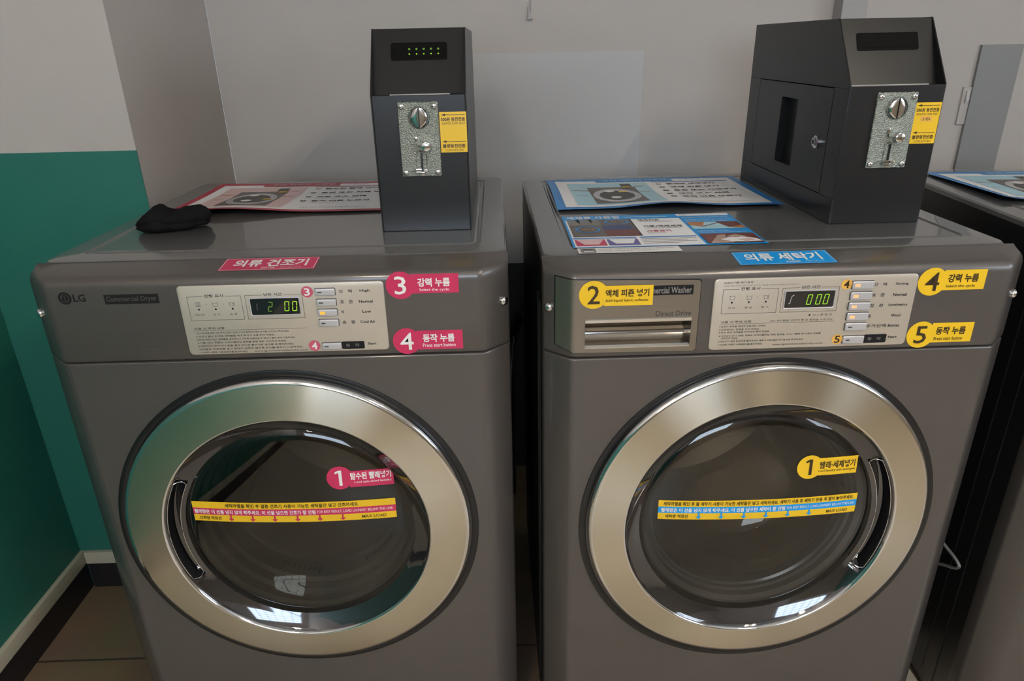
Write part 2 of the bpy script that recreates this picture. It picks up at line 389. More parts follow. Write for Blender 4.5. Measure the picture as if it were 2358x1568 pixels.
SEG = {'0': 'abcdef', '2': 'abged'}
def seg_digit(b, ch, u, v, w, h, key, sl=.12, lay=.0006):
    t = w * .17; hh = h / 2
    S7 = {'a': (t, h - t, w - t, h), 'd': (t, 0, w - t, t), 'g': (t, hh - t / 2, w - t, hh + t / 2),
          'f': (0, hh + t * .4, t, h - t * .4), 'b': (w - t, hh + t * .4, w, h - t * .4), 'e': (0, t * .4, t, hh - t * .4), 'c': (w - t, t * .4, w, hh - t * .4)}
    for q in SEG[ch]:
        a, c, d, e = S7[q]; b.poly([(u + x + sl * y, v + y) for x, y in ((a, c), (d, c), (d, e), (a, e))], key, lay)

def build_machine(root, kind, detail=True):
    """kind 'dryer' or 'washer'; local frame: x across, y into the machine, z up, front plane y=0"""
    cx, cz = (-.0035, .5457) if kind == 'dryer' else (-.0068, .5585)
    k_in = 1.0 if kind == 'dryer' else 1.028
    sc = (1.013, 1.003) if kind == 'dryer' else (.992, 1.006)
    # cabinet: side, back and bottom sheets
    b = MB()
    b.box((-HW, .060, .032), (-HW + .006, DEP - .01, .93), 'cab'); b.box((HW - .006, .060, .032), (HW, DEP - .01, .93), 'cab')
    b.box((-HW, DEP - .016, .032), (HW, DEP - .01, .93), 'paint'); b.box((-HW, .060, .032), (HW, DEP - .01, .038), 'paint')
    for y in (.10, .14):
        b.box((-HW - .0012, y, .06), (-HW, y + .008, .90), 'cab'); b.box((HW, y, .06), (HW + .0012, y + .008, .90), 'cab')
    b.build('cabinet', root)
    for fx in (-.29, .29):
        for fy in (.09, .62):
            b = MB(); b.cyl((fx, fy, 0), (0, 0, 1), .026, .033, 'rubber', 20, r2=.018); b.build('foot', root)
    # lower front sheet with its round opening
    zb, zt = .060, .8450; xe = .298; N = 96; rh = .262
    angs = [2 * PI * k / N for k in range(N)]
    for xx, zz in ((xe, zt), (-xe, zt), (-xe, zb), (xe, zb)): angs.append(math.atan2(zz - cz, xx - cx) % (2 * PI))
    angs = sorted(set(round(a, 6) for a in angs))
    inner, outer = [], []
    for a in angs:
        ca, sa = math.cos(a), math.sin(a)
        inner.append((cx + rh * sc[0] * ca, 0, cz + rh * sc[1] * sa))
        t = min([q for q in (((xe - cx) / ca) if ca > 1e-9 else 9, ((-xe - cx) / ca) if ca < -1e-9 else 9, ((zt - cz) / sa) if sa > 1e-9 else 9, ((zb - cz) / sa) if sa < -1e-9 else 9) if q > 0])
        outer.append((cx + t * ca, 0, cz + t * sa))
    b = MB()
    back = [(x, .012, z) for x, y, z in inner]
    b.loops([back, inner, outer], 'paint')
    for sgn, rng in ((-1, OUT[:6]), (1, OUT[6:])):
        b.loops([[(x, y, zb), (x, y, zt)] for x, y in rng], 'paint', closed=False)
    lip = [[(x, y, zt) for x, y in OUT], [(x, y + .0007, zt + .0014) for x, y in OUT], [(x, y + .0022, zt + .0021) for x, y in OUT], [(x, y + .0042, zt + .0024) for x, y in OUT], [(x, max(y, .0605), zt + .0024) for x, y in OUT]]
    b.loops(lip, 'paint', closed=False)
    bot = [[(x, max(y, .0605), zb - .0005) for x, y in OUT], [(x, y + .002, zb - .0005) for x, y in OUT], [(x, y, zb) for x, y in OUT]]
    b.loops(bot, 'paint', closed=False)
    b.build('front_panel', root, smooth=30)
    b = MB(); b.loops([[(x, y + .03, .034) for x, y in OUT], [(x, y + .03, .0592) for x, y in OUT]], 'black', closed=False); b.build('toe_kick', root)
    # control fascia
    prof = [(.02, .8482), (.003, .8485), (.0010, .8500), (0, .8520), (0, .9600), (.0006, .9660), (.0030, .9710), (.0075, .9745), (.0135, .9767)]
    Ls = [[(x, min(y + d, .0603), z) for x, y in OUT] for d, z in prof] + [[(x, .0604, .9822) for x, y in OUT]]
    if kind == 'washer':
        OX = OUT[:6] + [(-.2868, 0), (-.1378, 0)] + OUT[6:]; pf = prof[:4] + [(0, .8640), (0, .9082)] + prof[4:]
        Ls = [[(x, min(y + d, .0603), z) for x, y in OX] for d, z in pf] + [[(x, .0604, .9822) for x, y in OX]]
    b = MB(); b.loops(Ls, 'paint', closed=False)
    if kind == 'washer': del b.f[4 * (len(OX) - 1) + 6]; del b.mi[0]
    b.loops([[(x, .0603, .85), (x, .0603, .983)] for x in (-HW, HW)], 'paint', closed=False)
    b.build('control_fascia', root, smooth=28)
    # lid
    def lp(i, z, r): return [(u, v, z) for u, v in rr(-HW + i, .0625 + i, HW - i, DEP - i, max(r, .001))]
    b = MB()
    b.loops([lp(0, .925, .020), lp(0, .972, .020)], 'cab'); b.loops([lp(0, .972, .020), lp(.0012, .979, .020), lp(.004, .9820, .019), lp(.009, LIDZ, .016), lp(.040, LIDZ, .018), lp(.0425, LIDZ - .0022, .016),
             lp(.048, LIDZ - .0022, .016), lp(.0505, LIDZ, .014)], 'paint_lid', cap1=True)
    b.build('lid', root, smooth=30)
    # fascia screws
    for sx in (-1, 1):
        b = MB(); p = Vector((sx * .3350, side_y(.3350), .918)); b.cyl(p, (sx * .62, -.78, 0), .0068, .0012, 'chrome', 20, dome=.0045); b.build('screw', root)
    # ---------------- door
    si = (sc[0] * k_in, sc[1] * k_in)
    D = MB(); D.lathe([(.262, .012), (.2848, .0012), (.2846, -.0018), (.2810, -.0028), (.2765, -.0024), (.2735, -.0015)], 'black', (cx, cz - (.005 if kind == 'washer' else .002)), sc)
    D.lathe([(.182, -.0002), (.180, .010), (.180, .02), (.262, .02), (.262, .012)], 'black', (cx, cz), sc)
    door = D.build('door', root)
    b = MB(); b.lathe([(.2705, -.0010), (.2716, -.0050), (.2714, -.0085), (.2695, -.0112), (.2665, -.0126), (.2645, -.0130)], 'chrome', (cx, cz), sc)
    b.build('door_rim', door)
    b = MB(); R_i = .2100 * k_in
    b.lathe([(.2645, -.0130), (.2500, -.0155), (.2300, -.0185), (R_i, -.0208)], 'steel', (cx, cz), sc, n=128)
    b.lathe([(.2100, -.0208), (.2088, -.0206), (.2072, -.0192), (.2062, -.0160)], 'chrome', (cx, cz), si, n=128)
    b.build('door_ring', door)
    # sloping bezel with the grip pocket cut into it
    a0, a1 = (149, 207) if kind == 'dryer' else (-29, 33)
    n = 240; rows = [(.2062, -.0160, 0), (.2046, -.0142, 0), (.2040, -.0136, .003), (.2036, -.0132, .022), (.1890, -.0043, .022), (.1885, -.0040, .002), (.1878, -.0036, 0), (.1820, -.0002, 0)]
    Ls = []
    for r, y, dep in rows:
        L = []
        for k in range(n):
            a = 360 * k / n; d = min((a - a0) % 360, (a1 - a) % 360)
            ins = ((a - a0) % 360) <= (a1 - a0)
            q = 0.0
            if ins: q = min(1.0, d / 3.0); q = 1 - (1 - q) ** 2
            L.append((cx + r * si[0] * math.cos(math.radians(a)), y + dep * q, cz + r * si[1] * math.sin(math.radians(a))))
        Ls.append(L)
    b = MB(); b.loops(Ls, 'funnel'); b.build('door_bezel', door, smooth=50)
    b = MB(); pts = []
    def bp(r, y, a): return (cx + r * si[0] * math.cos(math.radians(a)), y, cz + r * si[1] * math.sin(math.radians(a)))
    for k in range(25): pts.append(bp(.2044, -.0143, a0 + 2 + (a1 - a0 - 4) * k / 24))
    for k in range(1, 6): q = k / 6; pts.append(bp(.2044 - .0162 * q, -.0143 + .0103 * q, a1 - 2 + 1.6 * math.sin(PI * q)))
    for k in range(25): pts.append(bp(.1882, -.0040, a1 - 2 - (a1 - a0 - 4) * k / 24))
    for k in range(1, 6): q = k / 6; pts.append(bp(.1882 + .0162 * q, -.0040 - .0103 * q, a0 + 2 - 1.6 * math.sin(PI * q)))
    b.tube(pts, .0007, 'chrome', 6, close=True); b.build('door_handle', door)
    # glass
    def dome(r): return -.0003 - .012 * (1 - (r / .182) ** 2)
    b = MB(); b.lathe([(.1825, .0004)] + [(.182 * q, dome(.182 * q)) for q in (1, .9, .8, .7, .6, .5, .4, .3, .2, .1, .002)], 'glass_d' if kind == 'dryer' else 'glass', (cx, cz), si)
    b.build('door_glass', door, smooth=60)
    if kind == 'washer':
        b = MB(); b.lathe([(.1585, .046), (.1575, .052), (.1560, .06), (.148, .085), (.128, .112), (.10, .128), (.06, .137), (.002, .140)], 'bowl', (cx, cz), sc)
        b.build('glass_bowl', door, smooth=60)
        b = MB(); b.lathe([(.1805, .0105), (.176, .0115), (.171, .014), (.1700, .024), (.1655, .026), (.1640, .031), (.1600, .0335), (.1590, .048)], 'seal', (cx, cz), sc); b.build('door_seal', door, smooth=40)
    else:
        b = MB(); b.lathe([(.180, .010), (.179, .014), (.172, .018), (.171, .034), (.163, .038), (.162, .054), (.154, .058), (.150, .092), (.147, .095)], 'liner', (cx, cz), sc)
        b.build('door_liner', door, smooth=30)
        b = MB(); b.lathe([(.178, .0115), (.172, .0135), (.160, .020), (.145, .0290), (.128, .0385), (.110, .046), (.09, .051), (.05, .055), (.002, .056)], 'bowl', (cx, cz), sc); b.build('glass_bowl', door, smooth=60)
        for base in (-113, -62):
            for k in range(8):
                a = math.radians(base + k * 3.5 + (4 if base > -90 else -4))
                c0 = Vector((cx + .1522 * math.cos(a), .075, cz + .1522 * math.sin(a)))
                b = MB(); bm = bmesh.new(); bmesh.ops.create_cube(bm, size=1)
                for v in bm.verts:
                    q = Vector((v.co.x * .0022, v.co.y * .014, v.co.z * .0048)); ca, sa = math.cos(a), math.sin(a)
                    v.co = c0 + Vector((q.x * ca - q.z * sa, q.y, q.x * sa + q.z * ca))
                b.bm(bm, 'black'); b.build('vent_slot', door, smooth=0)
    # drum
    b = MB(); b.lathe([(.285, .022), (.262, .030), (.225, .040), (.205, .055), (.215, .075)], 'rubber', (cx, cz), sc); b.build('gasket', root)
    b = MB(); b.lathe([(.212, .07), (.275, .08), (.278, .10), (.278, .50), (.26, .53), (.002, .54)], 'steel_in', (cx, cz), (1, 1)); dr = b.build('drum', root, smooth=40)
    for k in range(3):
        a = math.radians(90 + 120 * k); b = MB()
        pr = [(.275, -.035), (.235, -.012), (.228, 0), (.235, .012), (.275, .035)]
        b.loops([[(cx + r * math.cos(a) - t * math.sin(a), y, cz + r * math.sin(a) + t * math.cos(a)) for r, t in pr] for y in (.12, .48)], 'steel_in', closed=False, cap0=True, cap1=True)
        b.build('baffle', dr)
    domefn = lambda u, v, w: (cx + u, dome(math.hypot(u / si[0], v / si[1])) - .0004 - w, cz + v)
    stripfn = lambda u, v, w: domefn(u, v - (.016 * u if kind == 'dryer' else -.004 * u), w)
    # ---------------- control plate
    if kind == 'dryer':
        P0, P1, Z0, Z1 = -.1208, .1672, .8575, .9622; bx = (-.1084, -.0330, -.0278, .0525); dsp = (-.0223, .0477); bu = .0714; rows_b = [.9489, .9332, .9181, .9025]; start_z = .8663; bw, bh = .0277, .0100
    else:
        P0, P1, Z0, Z1 = -.1099, .1734, .8556, .9617; bx = (-.0972, -.0199, -.0147, .0650); dsp = (-.0103, .0602); bu = .0812; rows_b = [.9481, .9324, .9170, .9016, .8862]; start_z = .8663; bw, bh = .0302, .0112
    b = MB()
    Ls = [[(u, y, v) for u, v in rr(P0 + i, Z0 + i, P1 - i, Z1 - i, .006)] for i, y in ((0, .001), (0, -.0012), (.0006, -.0020), (.0014, -.0023))]
    b.loops(Ls, 'plate', cap1=True)
    plate = b.build('control_panel', root, smooth=30)
    Y = -.0024
    p = MB(front(Y)); I = 'grey_ink'
    p.frame(bx[0], .9106, bx[1], .9466, .0005, I, .0001, (bx[0] + .022, bx[0] + .053)); p.frame(bx[2], .9106, bx[3], .9466, .0005, I, .0001, (bx[2] + .0245, bx[2] + .0545))
    p.text('진행 표시', bx[0] + .0245, bx[0] + .0510, .9470, .0044, I, .0001, .02); p.text('남은 시간', bx[2] + .0265, bx[2] + .0525, .9470, .0044, I, .0001, .02)
    names = ['예열·온풍', '건 조', '송 풍'] if kind == 'dryer' else ['세 탁', '헹 굼', '탈 수']
    for k in range(3):
        u = bx[0] + .0138 + .0237 * k; v = .9345
        if kind == 'dryer' and k == 0:
            for q in range(4): p.rect(u - .0036, v - .003 + q * .0018, u + .0036, v - .0020 + q * .0018, 'mid_ink', .0001)
        else:
            m = 'mid_ink'; t = .0005
            p.poly([(u - .0040, v + .0032), (u - .0034, v + .0032), (u - .0026, v - .0026), (u - .0032, v - .0032)], m, .0001)
            p.poly([(u + .0040, v + .0032), (u + .0032, v - .0032), (u + .0026, v - .0026), (u + .0034, v + .0032)], m, .0001)
            p.rect(u - .0032, v - .0034, u + .0032, v - .0028, m, .0001)
            for q in range(4): p.poly([(u - .0034 + .0017 * q, v + .0018 - .0008 * (q % 2)), (u - .0017 + .0017 * q, v + .0010 + .0008 * (q % 2)), (u - .0017 + .0017 * q, v + .0016 + .0008 * (q % 2)), (u - .0034 + .0017 * q, v + .0024 - .0008 * (q % 2))], m, .0001)
            if k == 2:
                for q in range(3): p.rect(u + .0006, v - .002 + q * .0013, u + .003, v - .0014 + q * .0013, m, .0001)
        p.disc(u, .9273, .0014, 'ink', .0001, 14); p.text(names[k], u - (.0065 if len(names[k]) > 4 else .0052), u + (.0065 if len(names[k]) > 4 else .0052), .9193, .0030, I, .0001)
        if k < 2: p.disc(u + .0118, v, .0005, I, .0001, 8)
    p.text('사용 시 주의 사항', bx[0] + .001, bx[0] + .0445, .8983, .0036, I, .0001, .02)
    p.rect(bx[0], .8950, bx[3], .8954, I, .0001)
    if kind == 'dryer':
        para = ['1.건조 중 문을 열면 고온 주의, 건조가 멈추니 다시 동작하고 문이 뜨거울 수 있으니 주의하세요.', '2.건조가 끝난 후 바로 세탁물을 꺼내 주시고 오래 두지 마세요.', '3.화재 위험이 있는 세탁물을 넣지마시고 고무류 사용하실 수 있으니 필히 주의 사용하세요.',
                '4.기름, 신나, 휘발유, 드라이클리닝 용제를 묻힌 옷은 건조하지 마세요.', '5.어린이가 만지거나 문을 열고 안으로 들어가지 않도록 꼭 주의하세요.', '  건조물은 적정량을 넣고 옷감이 상하지 않도록 온도를 맞추어 사용하세요.', '* 자세한 사항은 사용설명서를 참조하세요.']
        wid = [.1336, .112, .141, .128, .138, .150, .070]
        lines = [(bx[0] + .002, w_, .8912 - .0050 * k, s_) for k, (s_, w_) in enumerate(zip(para, wid))]; url = (-.0274, .0500, .8610)
    else:
        lines = [(bx[0] + .000, .0665, .8915, '1.운전이 종료될 때까지 문을 열지 마세요.'), (bx[0], .0575, .8868, '2.운전중에는 전원을 끄지 마세요.'), (bx[0], .0725, .8826, '3.동작 중에 세탁물을 무리하게 빼지 마세요.'),
                 (bx[0], .1460, .8772, '4.가연성인 신나, 벤젠, 휘발유, 드라이클리닝 세제, 알코올, 시너, 기름류 등이 묻은 의류를'), (bx[0] + .004, .0245, .8735, '세탁하지 마세요.'), (bx[0], .1225, .8688, '5.어린이가 세탁 투입구에 들어가거나 세탁기 위에 올라가지 않도록 주의하세요.'), (bx[0] + .001, .0635, .8637, '* 자세한 사항은 사용설명서를 참조하세요.')]
        url = (-.0185, .0545, .8617)
        p.text('SUDS=거품 제거 동작', bx[0] + .0005, bx[0] + .0405, .9562, .0030, I, .0001, .01); p.text('동작을 계속 하려면 세탁 시간을 늘리거나 헹굼을 선택하여 거품을 다시 제거합니다.', bx[0] + .0005, bx[0] + .105, .9517, .0021, 'mid_ink', .0001)
        p.text('UE=세탁물을 고르게 편 후 동작을 누르세요', -.0265, .0625, .8983, .0030, I, .0001); p.disc(.0285, .9055, .0014, 'ink', .0001, 14); p.text('O-o 문 잠 김', .0335, .0600, .9055, .0030, I, .0001)
    for u, w_, v, s_ in lines: p.text(s_, u, u + w_, v, .0028, I, .0001, .015)
    p.text('www.lgcommerciallaundry.co.kr', *url, .0034, I, .0001, .01, shear=.2)
    p.build('printing', plate, smooth=0); p = MB(front(Y))
    lab = [('강   력', 'High', .0142), ('표   준', 'Normal', .0195), ('약', 'Low', .0122), ('송   풍', 'Cool Air', .0212)] if kind == 'dryer' else [('강   력', 'Strong', .0180), ('표   준', 'Normal', .0190), ('합   성', 'Synthetics', .0272), ('울', 'Wool', .0130), ('추가선택', 'Extras', .0162)]
    tx = .1063 if kind == 'dryer' else .1140
    for z, (ko, en, ew) in zip(rows_b, lab):
        kw = .0045 if len(ko) == 1 else (.0285 if ko == '추가선택' else .0185)
        p.text(ko, tx - .0022, tx - .0022 + kw, z - .0002, .0050, I, .0001, .02)
        ec = .1405 if kind == 'dryer' else .1515
        p.text(en, ec - ew / 2, ec + ew / 2, z - .0002, .0042, 'ink', .0001, .02)
    p.build('cycle_lettering', plate, smooth=0); p = MB(front(Y))
    p.text('Start', .1369 if kind == 'dryer' else .1466, .1494 if kind == 'dryer' else .1597, start_z + .002, .0036, 'ink', .0001, .02)
    p.build('start_lettering', plate, smooth=0)
    # small worn number discs next to the buttons
    if detail:
        for z, nmb in ((.9494, '3' if kind == 'dryer' else '4'), (.8671, '4' if kind == 'dryer' else '5')):
            u = .0600 if kind == 'dryer' else .0738
            q = MB(front(Y)); q.disc(u, z, .0083 if kind == 'dryer' else .0076, 'pink_worn' if kind == 'dryer' else 'yellow_o', .0002, 32)
            q.text(nmb, u - .0040, u + .0040, z, .0112, 'white' if kind == 'dryer' else 'brown_ink', .0004, .02); q.build('number_sticker', plate, smooth=0)
    # display
    q = MB(); q.loops([[(u, y, v) for u, v in rr(dsp[0] - i, .9160 - i, dsp[1] + i, .9420 + i, .0018)] for i, y in ((.0008, Y), (.0006, Y - .0010), (-.0002, Y - .0012), (-.0010, Y - .0004))], 'silver', cap1=False)
    q.fn = front(Y - .0003); q.rrect(dsp[0] + .0008, .9168, dsp[1] - .0008, .9412, .0012, 'black_gloss')
    disp = q.build('display', plate, smooth=30)
    q = MB(front(Y - .0004))
    if kind == 'dryer':
        seg_digit(q, '2', .0018, .9218, .0066, .0145, 'led_gd'); seg_digit(q, '0', .0250, .9218, .0068, .0148, 'led_g'); seg_digit(q, '0', .0360, .9218, .0068, .0148, 'led_g')
        q.text('ſ', dsp[0] + .0090, dsp[0] + .0125, .9290, .010, 'grey_ink', .0004)
    else:
        for u in (.0203, .0330, .0437): seg_digit(q, '0', u, .9213, .0068, .0152, 'led_g')
        q.tube([(dsp[0] + .0055, Y - .001, .9240), (dsp[0] + .0070, Y - .001, .9235), (dsp[0] + .0082, Y - .001, .9250), (dsp[0] + .0085, Y - .001, .9300), (dsp[0] + .0098, Y - .001, .9345), (dsp[0] + .0125, Y - .001, .9360)], .0006, 'silver', 6)
    q.build('digits', disp, smooth=0)
    # buttons
    def button(z, lit):
        q = MB()
        q.loops([[(u, y, v) for u, v in rr(bu - .0006 + i, z - bh / 2 - .0006 + i, bu + bw + .0006 - i, z + bh / 2 + .0006 - i, .0018)] for i, y in ((0, Y + .0003), (0, Y - .0001))], 'black', cap1=True)
        q.loops([[(u, y, v) for u, v in rr(bu + i, z - bh / 2 + i, bu + bw - i, z + bh / 2 - i, .0018)] for i, y in ((0, Y), (0, Y - .0022), (.0005, Y - .0028), (.0012, Y - .0031))], 'silver', cap1=True)
        bt = q.build('button', plate, smooth=30)
        l = MB(front(Y - .0032)); l.rrect(bu + .0035, z - (.0021 if lit else .0009), bu + .0095 + (.0012 if lit else 0), z + (.0021 if lit else .0010), .0008, lit or 'grey_ink')
        l.build('indicator_lamp', bt, smooth=0)
    for k, z in enumerate(rows_b):
        button(z, ('led_o' if k == 2 else None) if kind == 'dryer' else ('led_s' if k < 4 else None))
    button(start_z, None)
    q = MB(front(Y)); q.rrect(bu + bw + .0007, start_z - bh / 2 - .0006, bu + bw + .0330, start_z + bh / 2 + .0012, .0016, 'ink', .0002)
    q.text('동   작', bu + bw + .006, bu + bw + .0255, start_z + .0002, .0048, 'mid_ink', .0004, .01); q.build('start_label', plate, smooth=0)
    # ---------------- kind specific
    if kind == 'dryer':
        q = MB(front(0)); q.disc(-.2776, .9484, .0092, 'ink', .0002, 32); q.disc(-.2776, .9484, .0062, 'grey_ink', .0003, 28, ri=.0053); q.rect(-.2782, .9450, -.2773, .9515, 'grey_ink', .0004); q.rect(-.2773, .9450, -.2745, .9458, 'grey_ink', .0004); q.disc(-.2806, .9508, .0010, 'grey_ink', .0004, 10)
        q.text('LG', -.2665, -.2490, .9482, .0110, 'ink', .0002, .03); q.build('logo', root, smooth=0)
        q = MB(front(0)); q.rect(-.2237, .9378, -.1480, .9520, 'ink', .0002, sk=0); q.text('Commercial Dryer', -.2212, -.1510, .9446, .0098, 'grey_ink', .0004, .02); q.build('badge', root, smooth=0)
        q = MB(front(0)); random.seed(3)
        u = -.2862
        while u < -.150: wd = random.uniform(.006, .013); q.rect(u, .8939, u + wd, .8947, 'grey_ink', .0002); u += wd + .0014
        for v, ua in ((.8766, -.1801), (.8680, -.1859)):
            u = ua
            while u < -.154: wd = random.uniform(.002, .005); q.rect(u, v - .001, u + wd, v + .001, 'grey_ink', .0002); u += wd + .0008
        q.build('fine_print', root, smooth=0)
        step_sticker(root, '3', '강력 누름', 'Select the cycle', .1905, .9545, .2724, .9420, .9704, (.2148, .2602, .9580, .0128), (.2166, .2586, .9468, .0050), wrap(), 'pink', 'white')
        step_sticker(root, '4', '동작 누름', 'Press start button', .1932, .8692, .2743, .8556, .8852, (.2165, .2625, .8733, .0128), (.2160, .2635, .8622, .0055), wrap(), 'pink', 'white')
        q = MB(lambda u, v, w: (u, v, .9767 + (v - .0135) / .0469 * .0055 + .0003 + w)); q.rect(-.0668, .0165, .0690, .0592, 'pink', 0); q.frame(-.0655, .0178, .0677, .0580, .0008, 'white', .0002)
        q.text('의류 건조기', -.0505, .0555, .0405, .0250, 'white', .0003, .03); q.text('DRYER', -.007, .0125, .0235, .0050, 'white', .0003, .01); q.text('건조기', .0185, .0480, .0235, .0045, 'offwhite', .0003); q.build('name_sticker', root, smooth=0)
        step_sticker(door, '1', '탈수된 빨래넣기', 'Load spin-dried laundry', .0745, .0972, .1575, .0794, .1080, (.0910, .1540, .0989, .0125), (.0966, .1542, .0878, .0048), domefn, 'pink', 'white', R=.0203, name='step_sticker', curved=True)
        st = (-.1668, .1568, .0197, .0562); r1 = '세탁라벨을 확인 후 열풍 건조기 사용이 가능한 세탁물만 넣고 건조하세요.'; r1u = (-.1131, .0995); r2 = '빨래량은 이 선을 넘지 않게 해주세요. 이 선을 넘으면 건조가 잘 안됨'; r2u = (-.1642, .0300); r3 = '건조량 적정선'; r3u = (-.1580, -.1224); ar = [-.1060, -.0710, -.0355, .0007, .0360, .0722]; mc = 'pink'; e2 = (.0330, .1524); ml = (.1024, .1409)
    elif detail:
        step_sticker(root, '2', '액체 피죤 넣기', 'Add liquid fabric softener', -.2760, .9446, -.1940, .9278, .9570, (-.2598, -.1995, .9462, .0110), (-.2598, -.1998, .9352, .0052), wrap(.0028), 'yellow', 'brown_ink')
        step_sticker(root, '4', '강력 누름', 'Select the cycle', .1950, .9487, .2694, .9358, .9650, (.2160, .2590, .9530, .0122), (.2150, .2560, .9412, .0050), wrap(), 'yellow', 'brown_ink')
        step_sticker(root, '5', '동작 누름', 'Press start button', .1953, .8692, .2698, .8566, .8866, (.2162, .2592, .8745, .0122), (.2155, .2570, .8625, .0052), wrap(), 'yellow', 'brown_ink')
        st = (-.1580, .1570, .0084, .0437); r1 = '세탁라벨을 확인 후 물 세탁기 사용이 가능한 세탁물만 넣고 세탁하세요. 세탁기 사용 후 세탁기 문을 꼭 열어 놓아주세요.'; r1u = (-.1504, .1507); r2 = '빨래량은 이 선을 넘지 않게 해주세요. 이 선을 넘으면 세탁이 잘 안됨'; r2u = (-.1533, .0404); r3 = '세탁량 적정선'; r3u = (-.1467, -.1114); ar = [-.0947, -.0595, -.0240, .0110, .0458, .0803]; mc = 'blue'; e2 = (.0435, .1536); ml = (.1088, .1438)
        step_sticker(door, '1', '빨래·세제넣기', 'Load laundry with detergent', .0710, .0978, .1472, .0820, .1121, (.0865, .1437, .1000, .0128), (.0856, .1448, .0895, .0050), domefn, 'yellow', 'brown_ink', R=.0203, curved=True)
        q = MB(lambda u, v, w: (u, v, .9767 + (v - .0135) / .0469 * .0055 + .0003 + w)); q.rect(-.0720, .0118, .0640, .0560, 'blue', 0); q.frame(-.0708, .0130, .0628, .0548, .0008, 'sky', .0002)
        q.text('의류 세탁기', -.0590, .0490, .0365, .0260, 'white', .0003, .03); q.text('WASHER', -.006, .0150, .0190, .0050, 'white', .0003, .01); q.text('세탁기', .0205, .0470, .0190, .0045, 'sky', .0003); q.build('name_sticker', root, smooth=0)
    if kind == 'dryer' or detail:
        q = MB(stripfn); a, c, v0, v1 = st; h = (v1 - v0) / 3
        q.rect(a, v0, c, v0 + h, 'yellow', .0002, 28, 3); q.rect(a, v0 + h, c, v0 + 2 * h, mc, .0002, 28, 3); q.rect(a, v0 + 2 * h, c, v1, 'yellow', .0002, 28, 3)
        q.text(r1, *r1u, v0 + 2.5 * h, h * .62, 'brown_ink', .0006, .02); q.text(r2, *r2u, v0 + 1.5 * h, h * .66, 'white', .0006, .025)
        q.text('FOR BEST RESULT, LOAD LAUNDRY BELOW THIS LINE.', *e2, v0 + 1.5 * h, h * .46, 'white', .0006, .005); q.text(r3, *r3u, v0 + .52 * h, h * .55, 'brown_ink', .0006, .02); q.text('MAX LOAD', *ml, v0 + .5 * h, h * .46, 'brown_ink', .0006, .01)
        for u in ar: q.poly([(u - .0013, v0 + h + .0004), (u - .0013, v0 + .5 * h), (u - .0048, v0 + .5 * h), (u, v0 + .12 * h), (u + .0048, v0 + .5 * h), (u + .0013, v0 + .5 * h), (u + .0013, v0 + h + .0004)][::1], mc, .0008)
        q.build('load_line_sticker', door, smooth=0)
    if kind == 'washer':
        # detergent drawer wraps on to the slanted corner
        zs0, zs1 = .8575, .9665
        def sm(x): return side_y(x)
        us = [-.3268, -.322, -.314, -.308, -.3035, -.298, -.2875]
        bq = MB()
        top_z = lambda u: zs1 - (.005 * (u + .3268) / .199)
        bot_z = lambda u: .8640 if u < -.320 else (.8605 if u < -.305 else .8575)
        cols = [[(u, sm(u) - .0022, bot_z(u)), (u, sm(u) - .0022, top_z(u))] for u in us]
        bq.loops(cols, 'plate2', closed=False)
        # plate right of x=-.2875 with the grip opening
        g0, g1, h0, h1 = -.2868, -.1378, .8640, .9082
        f_ = front(-.0022); bq.fn = f_
        bq.poly([(-.2875, h1), (-.1285, h1), (-.1285, top_z(-.1285) - .003), (-.1315, top_z(-.1315)), (-.2875, top_z(-.2875))], 'plate2')
        bq.poly([(-.2875, .8575), (-.1315, .8560), (-.1285, .8590), (-.1285, h0), (-.2875, h0)], 'plate2')
        bq.rect(-.2875, h0, g0, h1, 'plate2'); bq.rect(g1, h0, -.1285, h1, 'plate2')
        # edges back to the fascia
        ed = [(u, bot_z(u)) for u in us] + [(-.1315, .8560), (-.1285, .8590), (-.1285, top_z(-.1285) - .003), (-.1315, top_z(-.1315))] + [(u, top_z(u)) for u in us[::-1]]
        bq.loops([[(u, sm(u) + .001, v) for u, v in ed], [(u, sm(u) - .0022, v) for u, v in ed]], 'chrome')
        mu = sum(u for u, v in ed) / len(ed); mv = (zs0 + zs1) / 2
        ex = [(u + math.copysign(.0013, u + .2276), v + math.copysign(.0013, v - mv)) for u, v in ed]
        bq.loops([[(u, sm(u) - .0003, v) for u, v in ex], [(u, sm(u) - .0003, v) for u, v in ed]], 'black')
        dw = bq.build('detergent_drawer', root, smooth=30)
        q = MB()
        pr = [(h1, -.0022), (h1 - .001, -.0034), (h1 - .0055, -.0030), (h1 - .006, .001), (h1 - .012, .010), (h1 - .022, .015), (h1 - .030, .013), (h0 + .008, .006), (h0 + .004, .000), (h0 + .0015, -.0026), (h0 - .0005, -.0022)]
        q.loops([[(g0, y, z) for z, y in pr[:4]], [(g1, y, z) for z, y in pr[:4]]], 'chrome', closed=False); q.loops([[(g0, y, z) for z, y in pr[3:9]], [(g1, y, z) for z, y in pr[3:9]]], 'chrome_d', closed=False); q.loops([[(g0, y, z) for z, y in pr[8:]], [(g1, y, z) for z, y in pr[8:]]], 'chrome', closed=False)
        for g in (g0, g1): q.add([(g, y, z) for z, y in pr], [tuple(range(len(pr)))], 'plate2')
        q.build('drawer_handle', dw, smooth=50)
        q = MB(front(-.0022)); q.rect(-.2160, .9412, -.1384, .9552, 'ink', .0001); q.text('Commercial Washer', -.2150, -.1405, .9483, .0095, 'mid_ink', .0003, .02); q.build('badge', dw, smooth=0)
        q = MB(front(-.0022)); q.text('Direct Drive', -.1886, -.1390, .9140, .0082, 'grey_ink', .0001, .015); q.build('lettering', dw, smooth=0)
